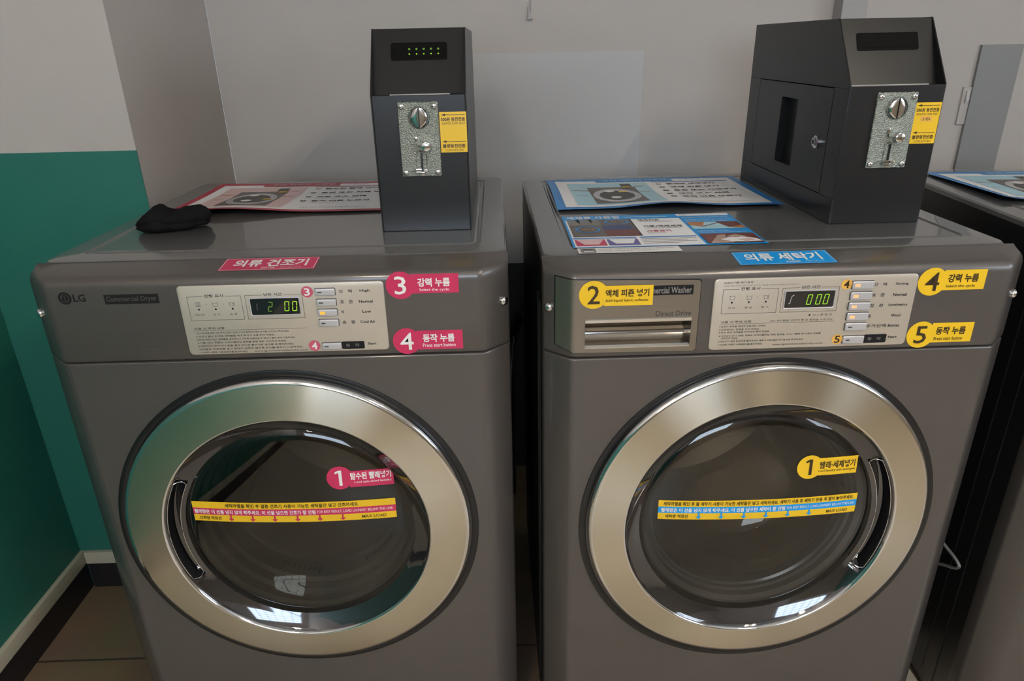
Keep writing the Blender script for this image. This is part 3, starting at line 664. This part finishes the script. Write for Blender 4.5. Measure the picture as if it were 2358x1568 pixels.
        q = MB(front(-.0022)); q.text('Inverter', -.1884, -.1640, .9222, .0028, 'mid_ink', .0001); q.build('small_printing', dw, smooth=0)
    return door

dryer = empty('tumble_dryer', 'grey front-loading tumble dryer with pink stickers beside the green wall', 'dryer', (0, 0, 0))
build_machine(dryer, 'dryer')
washer = empty('washing_machine', 'grey front-loading washing machine with yellow stickers right of the dryer', 'washing machine', (.7344, -.0298, 0), .0054)
build_machine(washer, 'washer')
third = empty('washing_machine', 'grey washing machine at the right edge, mostly cut off, dark side showing', 'washing machine', (1.5106, -.064, 0), -.09)
build_machine(third, 'washer', detail=False)

# ------------------------------------------------------------------ coin boxes
def coin_box(loc, lit, label, extra):
    o = empty('coin_box', label, 'coin box', loc, 0, 'charcoal coin boxes on the machines')
    w, D, H, H1, SB, T = .147, .437, .306, .212, .070, .0022
    y0, y1, z0, z1 = .050, .380, .0395, .2065          # little door in the left side
    b = MB()
    def plate(x0, x1, poly):
        n = len(poly)
        b.add([(x0, y, z) for y, z in poly] + [(x1, y, z) for y, z in poly],
              [tuple(range(n)), tuple(range(2 * n - 1, n - 1, -1))] + [(i, i + n, (i + 1) % n + n, (i + 1) % n) for i in range(n)], 'box')
    plate(w - T, w, [(0, 0), (0, H1), (SB, H), (D, H), (D, 0)])
    plate(0, T, [(0, 0), (0, z0), (D, z0), (D, 0)]); plate(0, T, [(0, z0), (0, z1), (y0, z1), (y0, z0)]); plate(0, T, [(y1, z0), (y1, z1), (D, z1), (D, z0)])
    plate(0, T, [(0, z1), (0, H1), (SB, H), (D, H), (D, z1)])
    b.box((T, 0, 0), (w - T, T, H1 - .0012), 'box'); b.box((T, .0005, H1 - .0030), (w - T, .024, H1 - .0012), 'box')
    s0, s1 = (.024, H1 - .002), (SB + .001, H - .0005)
    b.loops([[(T, y, z), (w - T, y, z)] for y, z in (s0, s1, (D - .001, H - .0005), (D - .001, 0))], 'box', closed=False)
    b.build('housing', o, smooth=0, bev=.0008)
    b = MB(); b.box((.030 if lit else .002, .0004, H1 - .0011), (.122 if lit else .120, .0050, H1 + .0004), 'duct', .0003); b.build('ledge_edge', o)
    # door with its dark viewing slot
    q0, q1, r0_, r1_ = .182, .258, .064, .180; g = .0014
    b = MB()
    def pb(a, c, d, e): b.box((.0000, a, c), (T, d, e), 'box')
    pb(y0 + g, z0 + g, q0, z1 - g); pb(q1, z0 + g, y1 - g, z1 - g); pb(q0, z0 + g, q1, r0_); pb(q0, r1_, q1, z1 - g)
    b.box((.016, q0 - .004, r0_ - .004), (.018, q1 + .004, r1_ + .004), 'black')
    for a in ((q0 - .002, q0), (q1, q1 + .002)): b.box((T, a[0], r0_), (.016, a[1], r1_), 'black')
    for a in ((r0_ - .002, r0_), (r1_, r1_ + .002)): b.box((T, q0, a[0]), (.016, q1, a[1]), 'black')
    d = b.build('coin_door', o, smooth=0)
    b = MB(); b.cyl((0, .0835, .1195), (-1, 0, 0), .0105, .004, 'chrome', 24); b.cyl((-.004, .0835, .1195), (-1, 0, 0), .0078, .0035, 'chrome', 6, r2=.0072); b.cyl((-.0076, .0835, .1195), (-1, 0, 0), .004, .0006, 'black', 14)
    b.build('lock', d, smooth=0)
    b = MB(); b.box((.003, y0 + .002, z0 + .002), (.0035, y1 - .002, z0 + .003), 'black'); b.build('latch_bar', d)
    # display window in the sloping face
    sl = Vector((0, s1[0] - s0[0], s1[1] - s0[1])); sl.normalize(); nrm = Vector((0, -sl.z, sl.y))
    def fs(u, v, w_): p = Vector((u, s0[0], s0[1])) + sl * v + nrm * w_; return tuple(p)
    b = MB(fs); ux0, ux1, v0, v1 = (.032, .116, .057, .081) if lit else (.027, .119, .057, .081)
    b.loops([[fs(u, v, h) for u, v in rr(ux0 + i, v0 + i, ux1 - i, v1 - i, .003)] for i, h in ((-.002, 0), (-.002, .0008), (.000, .0012), (.0035, .0006))], 'void', cap1=False)
    b.rrect(ux0 + .0033, v0 + .0033, ux1 - .0033, v1 - .0033, .002, 'void', .0007)
    dp = b.build('display_window', o, smooth=30)
    b = MB(fs)
    if lit:
        for k in range(5):
            u = ux0 + .027 + .0113 * k; b.disc(u, v0 + .0072, .0012, 'led_g', .0020, 12); b.disc(u, v0 + .0150, .0017, 'led_gd', .0020, 12)
        b.build('digits', dp, smooth=0)
    # coin mechanism
    px, pz, pw, ph = (.0405 if lit else .0430), .0885, .0625, .1130
    b = MB(); b.loops([[(u, y, v) for u, v in rr(px + i, pz + i, px + pw - i, pz + ph - i, .002)] for i, y in ((0, -.0001), (0, -.0025), (.0008, -.0036))], 'zinc', cap1=True)
    cx_, cz_ = px + pw * .52, pz + ph * .795
    b.lathe([(.0168, -.0035), (.0158, -.0055), (.0148, -.0065)], 'zinc', (cx_, cz_), n=40)
    mech = b.build('coin_mechanism', o, smooth=30)
    for sx in (.006, pw - .006):
        for sz in (.0065, ph - .0065):
            b = MB(); b.cyl((px + sx, -.0036, pz + sz), (0, -1, 0), .0046, .0008, 'chrome', 20, dome=.0024); b.build('screw', mech)
    b = MB()
    for sg in (-1, 1):
        pts = [(cx_ + sg * (.0010 + .0118 * math.sin(PI * k / 16) * 1.0), cz_ + .0150 * math.cos(PI * k / 16)) for k in range(17)]
        Ls = [[(cx_ + sg * .0010 + (u - cx_ - sg * .0010) * q, -.0050 - .0030 * math.sqrt(max(0, 1 - q * q)), v) for u, v in pts] for q in (1, .85, .6, .3, 0)]
        b.loops(Ls, 'chrome', closed=False)
    b.box((cx_ - .0010, -.0065, cz_ - .0150), (cx_ + .0010, -.0045, cz_ + .0150), 'black'); b.build('coin_slot', mech, smooth=60)
    b = MB(); kx, kz = px + pw * .66, pz + ph * .415
    b.cyl((kx, -.0036, kz), (0, -1, 0), .0082, .010, 'chrome', 28, r2=.0072); b.cyl((kx, -.0136, kz), (0, -1, 0), .0072, .0006, 'chrome', 28, r2=.006)
    b.box((kx - .0150, -.0075, kz + .0005), (kx - .006, -.0036, kz + .0065), 'zinc', .001); b.box((kx - .0175, -.0060, kz + .006), (kx - .0135, -.0036, kz + .014), 'chrome', .001); b.build('return_button', mech)
    b = MB(); sx_, sz_ = px + pw * .52, pz + ph * .215
    b.loops([[(u, y, v) for u, v in rr(sx_ - .0088 + i, sz_ - .0160 + i, sx_ + .0088 - i, sz_ + .0160 - i, .0060)] for i, y in ((0, -.0034), (.0005, -.0046), (.0018, -.0042), (.0030, -.0030))], 'zinc', cap1=True)
    b.box((sx_ - .0017, -.0046, sz_ - .0145), (sx_ + .0017, -.0028, sz_ + .0130), 'black')
    for sg in (-1, 1): b.box((sx_ + sg * .0018, -.0100, sz_ - .0160), (sx_ + sg * .0085, -.0036, sz_ - .0125), 'chrome', .001)
    b.box((sx_ - .0035, -.0080, sz_ - .0220), (sx_ + .0035, -.0036, sz_ - .0165), 'chrome', .001); b.build('return_slot', mech)
    # price sticker
    u0_, u1_, v0_, v1_ = px + pw + .0010, .1456, .1245, .1855
    b = MB(front(-.0002)); Yk = 'brown_ink'
    b.rect(u0_, v0_, u1_, v1_, 'yellow', .0002); c = (u0_ + u1_) / 2; wd = u1_ - u0_
    for v in (v1_ - .0045, v0_ + .0165):
        b.rect(u0_ + .008, v - .0004, u1_ - .002, v + .0004, Yk, .0004); b.poly([(u0_ + .0025, v), (u0_ + .009, v - .0019), (u0_ + .009, v + .0019)], Yk, .0004)
    b.text('500원 동전전용', u0_ + .002, u1_ - .002, v1_ - .0110, .0062, Yk, .0004, .03); b.text('500WON COIN ONLY', u0_ + .003, u1_ - .002, v1_ - .0172, .0034, Yk, .0004, 0)
    b.text('불량동전반환', u0_ + .003, u1_ - .003, v0_ + .0098, .0060, Yk, .0004, .03); b.text('COIN RETURN', u0_ + .007, u1_ - .006, v0_ + .0033, .0034, Yk, .0004, 0)
    if extra: b.rect(c - .009, v1_ - .0285, c + .009, v1_ - .0200, 'yellow_o', .0004); b.text('X 4EA', c - .0062, c + .0062, v1_ - .0243, .0045, Yk, .0006)
    b.build('price_sticker', o, smooth=0)
    return o
coin_box((.1400, .1955, .9833), True, 'narrow charcoal coin box with green lit digits standing on the dryer', False)
coin_box((.8672, .1700, .9833), False, 'charcoal coin box with locked side door standing on the washer with yellow stickers', True)

# ------------------------------------------------------------------ posters and sheets on the lids
def poster(loc, rz, lift, bg, tint, title, items, label, group, yellow_marks):
    """A3 instruction poster, local u 0..0.412, v 0..0.303 (v=0 at the front edge)"""
    o = empty('instruction_poster', label, 'poster', loc, rz, group)
    Wd, Hd = .412, .303
    fn = lambda u, v, w: (u, v, .0012 + w + lift(u / Wd, v / Hd))
    b = MB(fn); b.rect(0, 0, Wd, Hd, bg, 0, 40, 16); b.build('sheet', o, smooth=60)
    p = MB(fn); m = .017
    p.rect(m, .014, Wd - m, Hd - .040, 'paper', .0005, 36, 14)
    p.rect(.040, .030, .208, Hd - .055, tint, .0008, 16, 12)
    p.rect(.105, Hd - .044, .270, Hd - .018, bg, .0010, 12, 2); p.rect(m, Hd - .040, .105, Hd - .026, 'paper', .0005, 8, 1); p.rect(.270, Hd - .040, Wd - m, Hd - .018, 'paper', .0005, 10, 1)
    p.text(title, .120, .258, Hd - .026, .017, 'offwhite' if bg == 'red' else 'sky', .0014, .02)
    p.text('사용안내', .285, .330, Hd - .028, .008, 'mid_ink', .0010)
    p.rect(.222, Hd - .056, Wd - .030, Hd - .050, bg, .0010, 10, 1)
    # picture of the machine
    p.rect(.078, .040, .176, .200, 'taupe', .0011, 8, 8); p.rect(.078, .192, .176, .202, 'mid_ink', .0013, 6, 1)
    p.disc(.127, .116, .046, 'silver', .0014, 36, rv=.068); p.disc(.127, .116, .034, 'grey_ink', .0017, 36, rv=.048)
    p.disc(.118, .160, .010, 'white', .0019, 20, rv=.010); p.disc(.122, .095, .010, 'white', .0019, 20, rv=.012); p.rect(.150, .205, .172, .235, 'grey_ink', .0013, 2, 2)
    for u, v in yellow_marks: p.rect(u, v, u + .016, v + .012, 'yellow', .0021, 2, 2)
    p.rect(.176, .205, .195, .209, 'orange_p', .0012); p.rect(.045, .170, .078, .174, 'orange_p', .0012); p.text('잠김 표시', .048, .070, .120, .008, 'mid_ink', .0012); p.rect(.176, .150, .200, .153, 'orange_p', .0012)
    for k, s_ in enumerate(items):
        v = Hd - .076 - k * (.172 / len(items)); p.disc(.232, v, .0062, 'orange_p' if k == 0 else 'grey_ink', .0010, 18)
        p.text(str(k + 1), .230, .234, v, .007, 'white', .0013); p.text(s_, .248, .248 + .0125 * len(s_), v, .0125, 'ink', .0010, .025)
        p.rect(.248, v - .0150, .300 + .02 * (k % 3), v - .0135, 'mid_ink', .0010, 4, 1)
    p.text('자세한 사항은 관리자에게 문의해 주시기 바랍니다.', .240, Wd - .045, .034, .0068, 'mid_ink', .0010)
    p.build('print', o, smooth=0)
    return o
def lift_d(u, v): return .0105 * math.exp(-((u - .30) / .30) ** 2) * max(0, 1 - v * 1.6) ** 1.5 + .003 * (1 - u) ** 2 * v + .0012 * math.sin(u * 9) * (1 - v) ** 2 + .0012
def lift_w(u, v): return .0085 * math.exp(-((u - .50) / .30) ** 2) * max(0, 1 - v * 2.0) ** 1.5 + .007 * max(0, 1 - u * 5) ** 2 * math.sin(PI * v) + .0014 * math.sin(u * 14 + 1) * (1 - v) ** 2 + .0014
G = 'instruction posters on the machines'
poster((-.284, .3450, LIDZ), 0, lift_d, 'red', 'rose', '코인 건조기 사용법', ['탈수된 빨래 넣기', '동전 또는 지폐 넣기', '건조 코스 선택', '동작 버튼 누르기'], 'curling red-bordered poster with pink picture panel lying on the dryer', G, [(.158, .188), (.150, .105)])
poster((.4375, .3065, LIDZ), 0, lift_w, 'blue_d', 'sky', '코인 세탁기 사용법', ['빨래와 세제넣기', '액체 피죤 넣기', '동전 또는 지폐넣기', '세탁 코스 선택', '동작 버튼 누르기'], 'blue-bordered poster with pale blue picture panel lying behind the detergent sheet', G, [(.150, .190), (.135, .145)])
poster((1.2400, .2950, LIDZ), -.09, lambda u, v: .0085 * max(0, 1 - u * 5) ** 2 * (1 - v) + .002, 'blue_d', 'sky', '코인 세탁기 사용법', ['빨래와 세제넣기', '액체 피죤 넣기', '동전 또는 지폐넣기', '세탁 코스 선택', '동작 버튼 누르기'], 'blue-bordered poster on the cut-off machine at the right edge', G, [(.150, .190), (.135, .145)])

o = empty('detergent_sheet', 'blue and white detergent drawer sheet with photos, in front of the blue poster', 'instruction sheet', (.4408, .0635, LIDZ), 0)
fn = top(.0009); b = MB(fn); Ws, Hs = .2905, .2030
b.rect(0, 0, Ws, Hs, 'blue', 0); b.build('sheet', o, smooth=0)
b = MB(fn)
b.rect(.0035, .002, .198, .172, 'paper', .0003); b.text('세제통 사용법', .006, .098, .188, .020, 'white', .0004, .03); b.rect(.105, .184, .180, .189, 'sky', .0004); b.rrect(.198, .185, .288, .200, .004, 'paper', .0004); b.text('TIP', .203, .215, .1925, .008, 'blue_d', .0006)
b.rect(.0065, .060, .115, .172, 'taupe', .0006); b.rect(.060, .062, .112, .100, 'rust', .0008); b.rect(.060, .100, .108, .130, 'navy', .0008); b.rect(.060, .130, .108, .170, 'taupe', .0008)
for u, v, r, rv in ((.034, .105, .020, .021), (.088, .152, .020, .016)): b.disc(u, v, r, 'blue', .0010, 32, rv=rv, ri=r * .86); b.disc(u, v, r * .8, 'taupe', .0010, 28, rv=rv * .8); b.text('세제', u - .011, u + .011, v, .009, 'orange_p', .0012, .02)
b.poly([(.020, .172), (.027, .172), (.026, .140)], 'ink', .0010); b.poly([(.042, .172), (.048, .172), (.046, .145)], 'ink', .0010); b.rect(.0065, .132, .060, .172, 'mid_ink', .0008)
b.rect(.112, .060, .1145, .172, 'grey_ink', .0008)
b.text('액체피죤', .125, .162, .162, .012, 'grey_ink', .0006, .02); b.text('가루/액체세제', .126, .190, .118, .014, 'grey_ink', .0006, .02); b.text('사용금지', .126, .165, .088, .013, 'pink', .0006, .02)
for v, w_ in ((.150, .055), (.106, .06), (.074, .028)): b.rect(.126, v, .126 + w_, v + .0015, 'mid_ink', .0006)
b.rect(.004, .048, .102, .054, 'blue_d', .0006); b.rect(.108, .048, .196, .054, 'blue_d', .0006)
b.rect(.006, .008, .052, .044, 'pink', .0006); b.poly([(.008, .042), (.050, .042), (.040, .014), (.018, .014)], 'rose', .0008); b.rect(.055, .008, .102, .044, 'purple', .0006); b.poly([(.058, .042), (.099, .042), (.092, .016), (.066, .016)], 'paper', .0008)
for k in range(4): b.rect(.108, .040 - .0085 * k, .108 + (.085, .07, .082, .055)[k], .042 - .0085 * k, 'mid_ink', .0006)
for v in (.172, .155): b.text('세제를 이렇게 넣어주세요', .203, .282, v, .009, 'sky', .0006, .01)
b.rect(.203, .143, .270, .146, 'sky', .0006)
b.rect(.203, .092, .287, .138, 'sky', .0006); b.poly([(.203, .138), (.232, .138), (.222, .108), (.203, .118)], 'orange_p', .0008); b.poly([(.250, .138), (.287, .138), (.287, .092), (.262, .100)], 'rust', .0008); b.poly([(.262, .100), (.287, .092), (.287, .112)], 'orange_p', .0010); b.poly([(.220, .108), (.262, .138), (.264, .136), (.222, .106)], 'rust', .0010)
b.text('세탁망 사용', .205, .255, .078, .009, 'sky', .0006, .01); b.rect(.205, .068, .280, .070, 'sky', .0006)
b.rect(.203, .006, .287, .062, 'rust', .0006); b.poly([(.206, .006), (.228, .050), (.242, .056), (.236, .034), (.248, .020), (.240, .006)], 'skin_p', .0008)
b.poly([(.226, .024), (.240, .036), (.262, .040), (.280, .028), (.286, .012), (.262, .010), (.240, .012)], 'paper', .0010); b.poly([(.236, .040), (.256, .052), (.270, .040), (.252, .034)], 'skin_p', .0012); b.poly([(.250, .020), (.268, .028), (.276, .018), (.262, .012)], 'rose', .0014)
b.build('print', o, smooth=0)

o = empty('notice_strip', 'narrow white notice strip with grey lines along the detergent sheet front', 'notice strip', (.4455, .0345, LIDZ), 0)
b = MB(top(.0007)); b.rect(0, 0, .150, .0275, 'white', 0); b.build('sheet', o, smooth=0)
b = MB(top(.0007)); b.rect(.004, .003, .026, .0245, 'mid_ink', .0003); b.rect(.008, .006, .022, .010, 'paper', .0005); b.rect(.008, .016, .022, .020, 'grey_ink', .0005)
for k, s_ in enumerate(('세제와 섬유유연제는 꼭 지정된 칸에 넣어 사용해 주세요.', '문의 사항은 관리자에게 연락 주시기 바랍니다.')): b.text(s_, .030, .030 + (.112, .085)[k], .0195 - k * .010, .0050, 'mid_ink', .0003)
b.build('print', o, smooth=0)
b = MB(top(.9829)); b.rect(-.215, .160, -.085, .200, 'blue', .0006); b.text('의류 세탁기', -.205, -.095, .182, .022, 'white', .0009, .03)
b.build('name_sticker', third, smooth=0)

# ------------------------------------------------------------------ black cloth on the dryer
bm = bmesh.new(); bmesh.ops.create_icosphere(bm, subdivisions=5, radius=1)
from mathutils import noise
def sgp(x, e): return math.copysign(abs(x) ** e, x)
for v in bm.verts:
    p = v.co.copy().normalized()
    lat = math.asin(max(-1, min(1, p.z))); lon = math.atan2(p.y, p.x)
    cl_, e = max(0, math.cos(lat)), .62
    x = sgp(cl_, .55) * sgp(math.cos(lon), e); y = sgp(cl_, .55) * sgp(math.sin(lon), e); z = sgp(math.sin(lat), .8)
    X = x * .060 + .004 * y; Yy = y * .033
    hgt = .033 + .010 * math.exp(-((x + .36) / .20) ** 2) - .004 * math.exp(-((x + .05) / .16) ** 2) + .006 * math.exp(-((x - .72) / .28) ** 2) - .012 * max(0, -x - .55) / .45
    Z = hgt * (.5 + .5 * z)
    q = Vector((X * 45, Yy * 45, Z * 45)); nz = noise.noise(q) + .6 * noise.noise(q * 2.2)
    d = p * (.0036 * nz)
    seam = -.0030 * math.exp(-((Z / hgt - .45 + .12 * x) / .10) ** 2) * (1 if abs(p.z) < .8 else 0)
    v.co = Vector((X + d.x + p.x * seam, Yy + d.y + p.y * seam, max(0, Z + d.z)))
b = MB(); b.bm(bm, 'cloth')
cl = b.build('folded_cloth', None, smooth=80); cl.location = (-.2215, .2520, LIDZ + .0004); cl.rotation_euler = (0, 0, .30)
tag(cl, 'crumpled black cloth lying on the dryer lid in front of the red poster', 'cloth')

# ------------------------------------------------------------------ hoses, wire and added floor slab
def smooth_path(C, n=6):
    C = [Vector(c) for c in C]; C = [2 * C[0] - C[1]] + C + [2 * C[-1] - C[-2]]; out = []
    for a, b_, c, d in zip(C, C[1:], C[2:], C[3:]):
        for k in range(n):
            t = k / n; out.append(.5 * ((2 * b_) + (c - a) * t + (2 * a - 5 * b_ + 4 * c - d) * t * t + (3 * b_ - a - 3 * c + d) * t ** 3))
    return out + [C[-2]]
b = MB(); b.tube(smooth_path([(1.098, .200, .450), (1.112, .120, .432), (1.125, .070, .411), (1.1325, .035, .398), (1.1330, .034, .384), (1.125, .085, .350), (1.116, .190, .230), (1.115, .240, .05), (1.112, .270, .006), (1.110, .330, .006)]), .0030, 'hose', 12)
h = b.build('water_hose'); tag(h, 'thin grey hose arching out between the washer and the cut-off machine', 'hose')
b = MB(); b.tube(smooth_path([(.352, .830, .012), (.352, .835, .20), (.356, .86, .40), (.368, .90, .50), (.388, .86, .57), (.395, .79, .60), (.398, .74, .60)]), .011, 'black', 12)
h = b.build('drain_hose'); tag(h, 'black drain hose running in the dark gap between dryer and washer', 'hose')
b = MB(); b.tube([(.4262, Y1 - .003, 1.75), (.4262, Y1 - .003, 1.45), (.4258, Y1 - .003, 1.335), (.4245, Y1 - .004, 1.326), (.4235, Y1 - .007, 1.3225)], .0014, 'board', 8)
b.box((.4185, Y1 - .012, 1.3195), (.4315, Y1 - .0015, 1.3250), 'duct', .001); b.box((.4200, Y1 - .006, 1.325), (.4245, Y1 - .0005, 1.350), 'duct', .001)
h = b.build('hanging_wire'); tag(h, 'thin pale wire with a small hook hanging on the wall above the board', 'wire')
b = MB(); b.box((1.085, -.02, 0), (1.188, .26, .012), 'cream', .002); h = b.build('added_floor_slab'); tag(h, 'cream slab added for the bright floor patch in the gap right of the washer', 'board')  # slab added to give the bright patch of floor
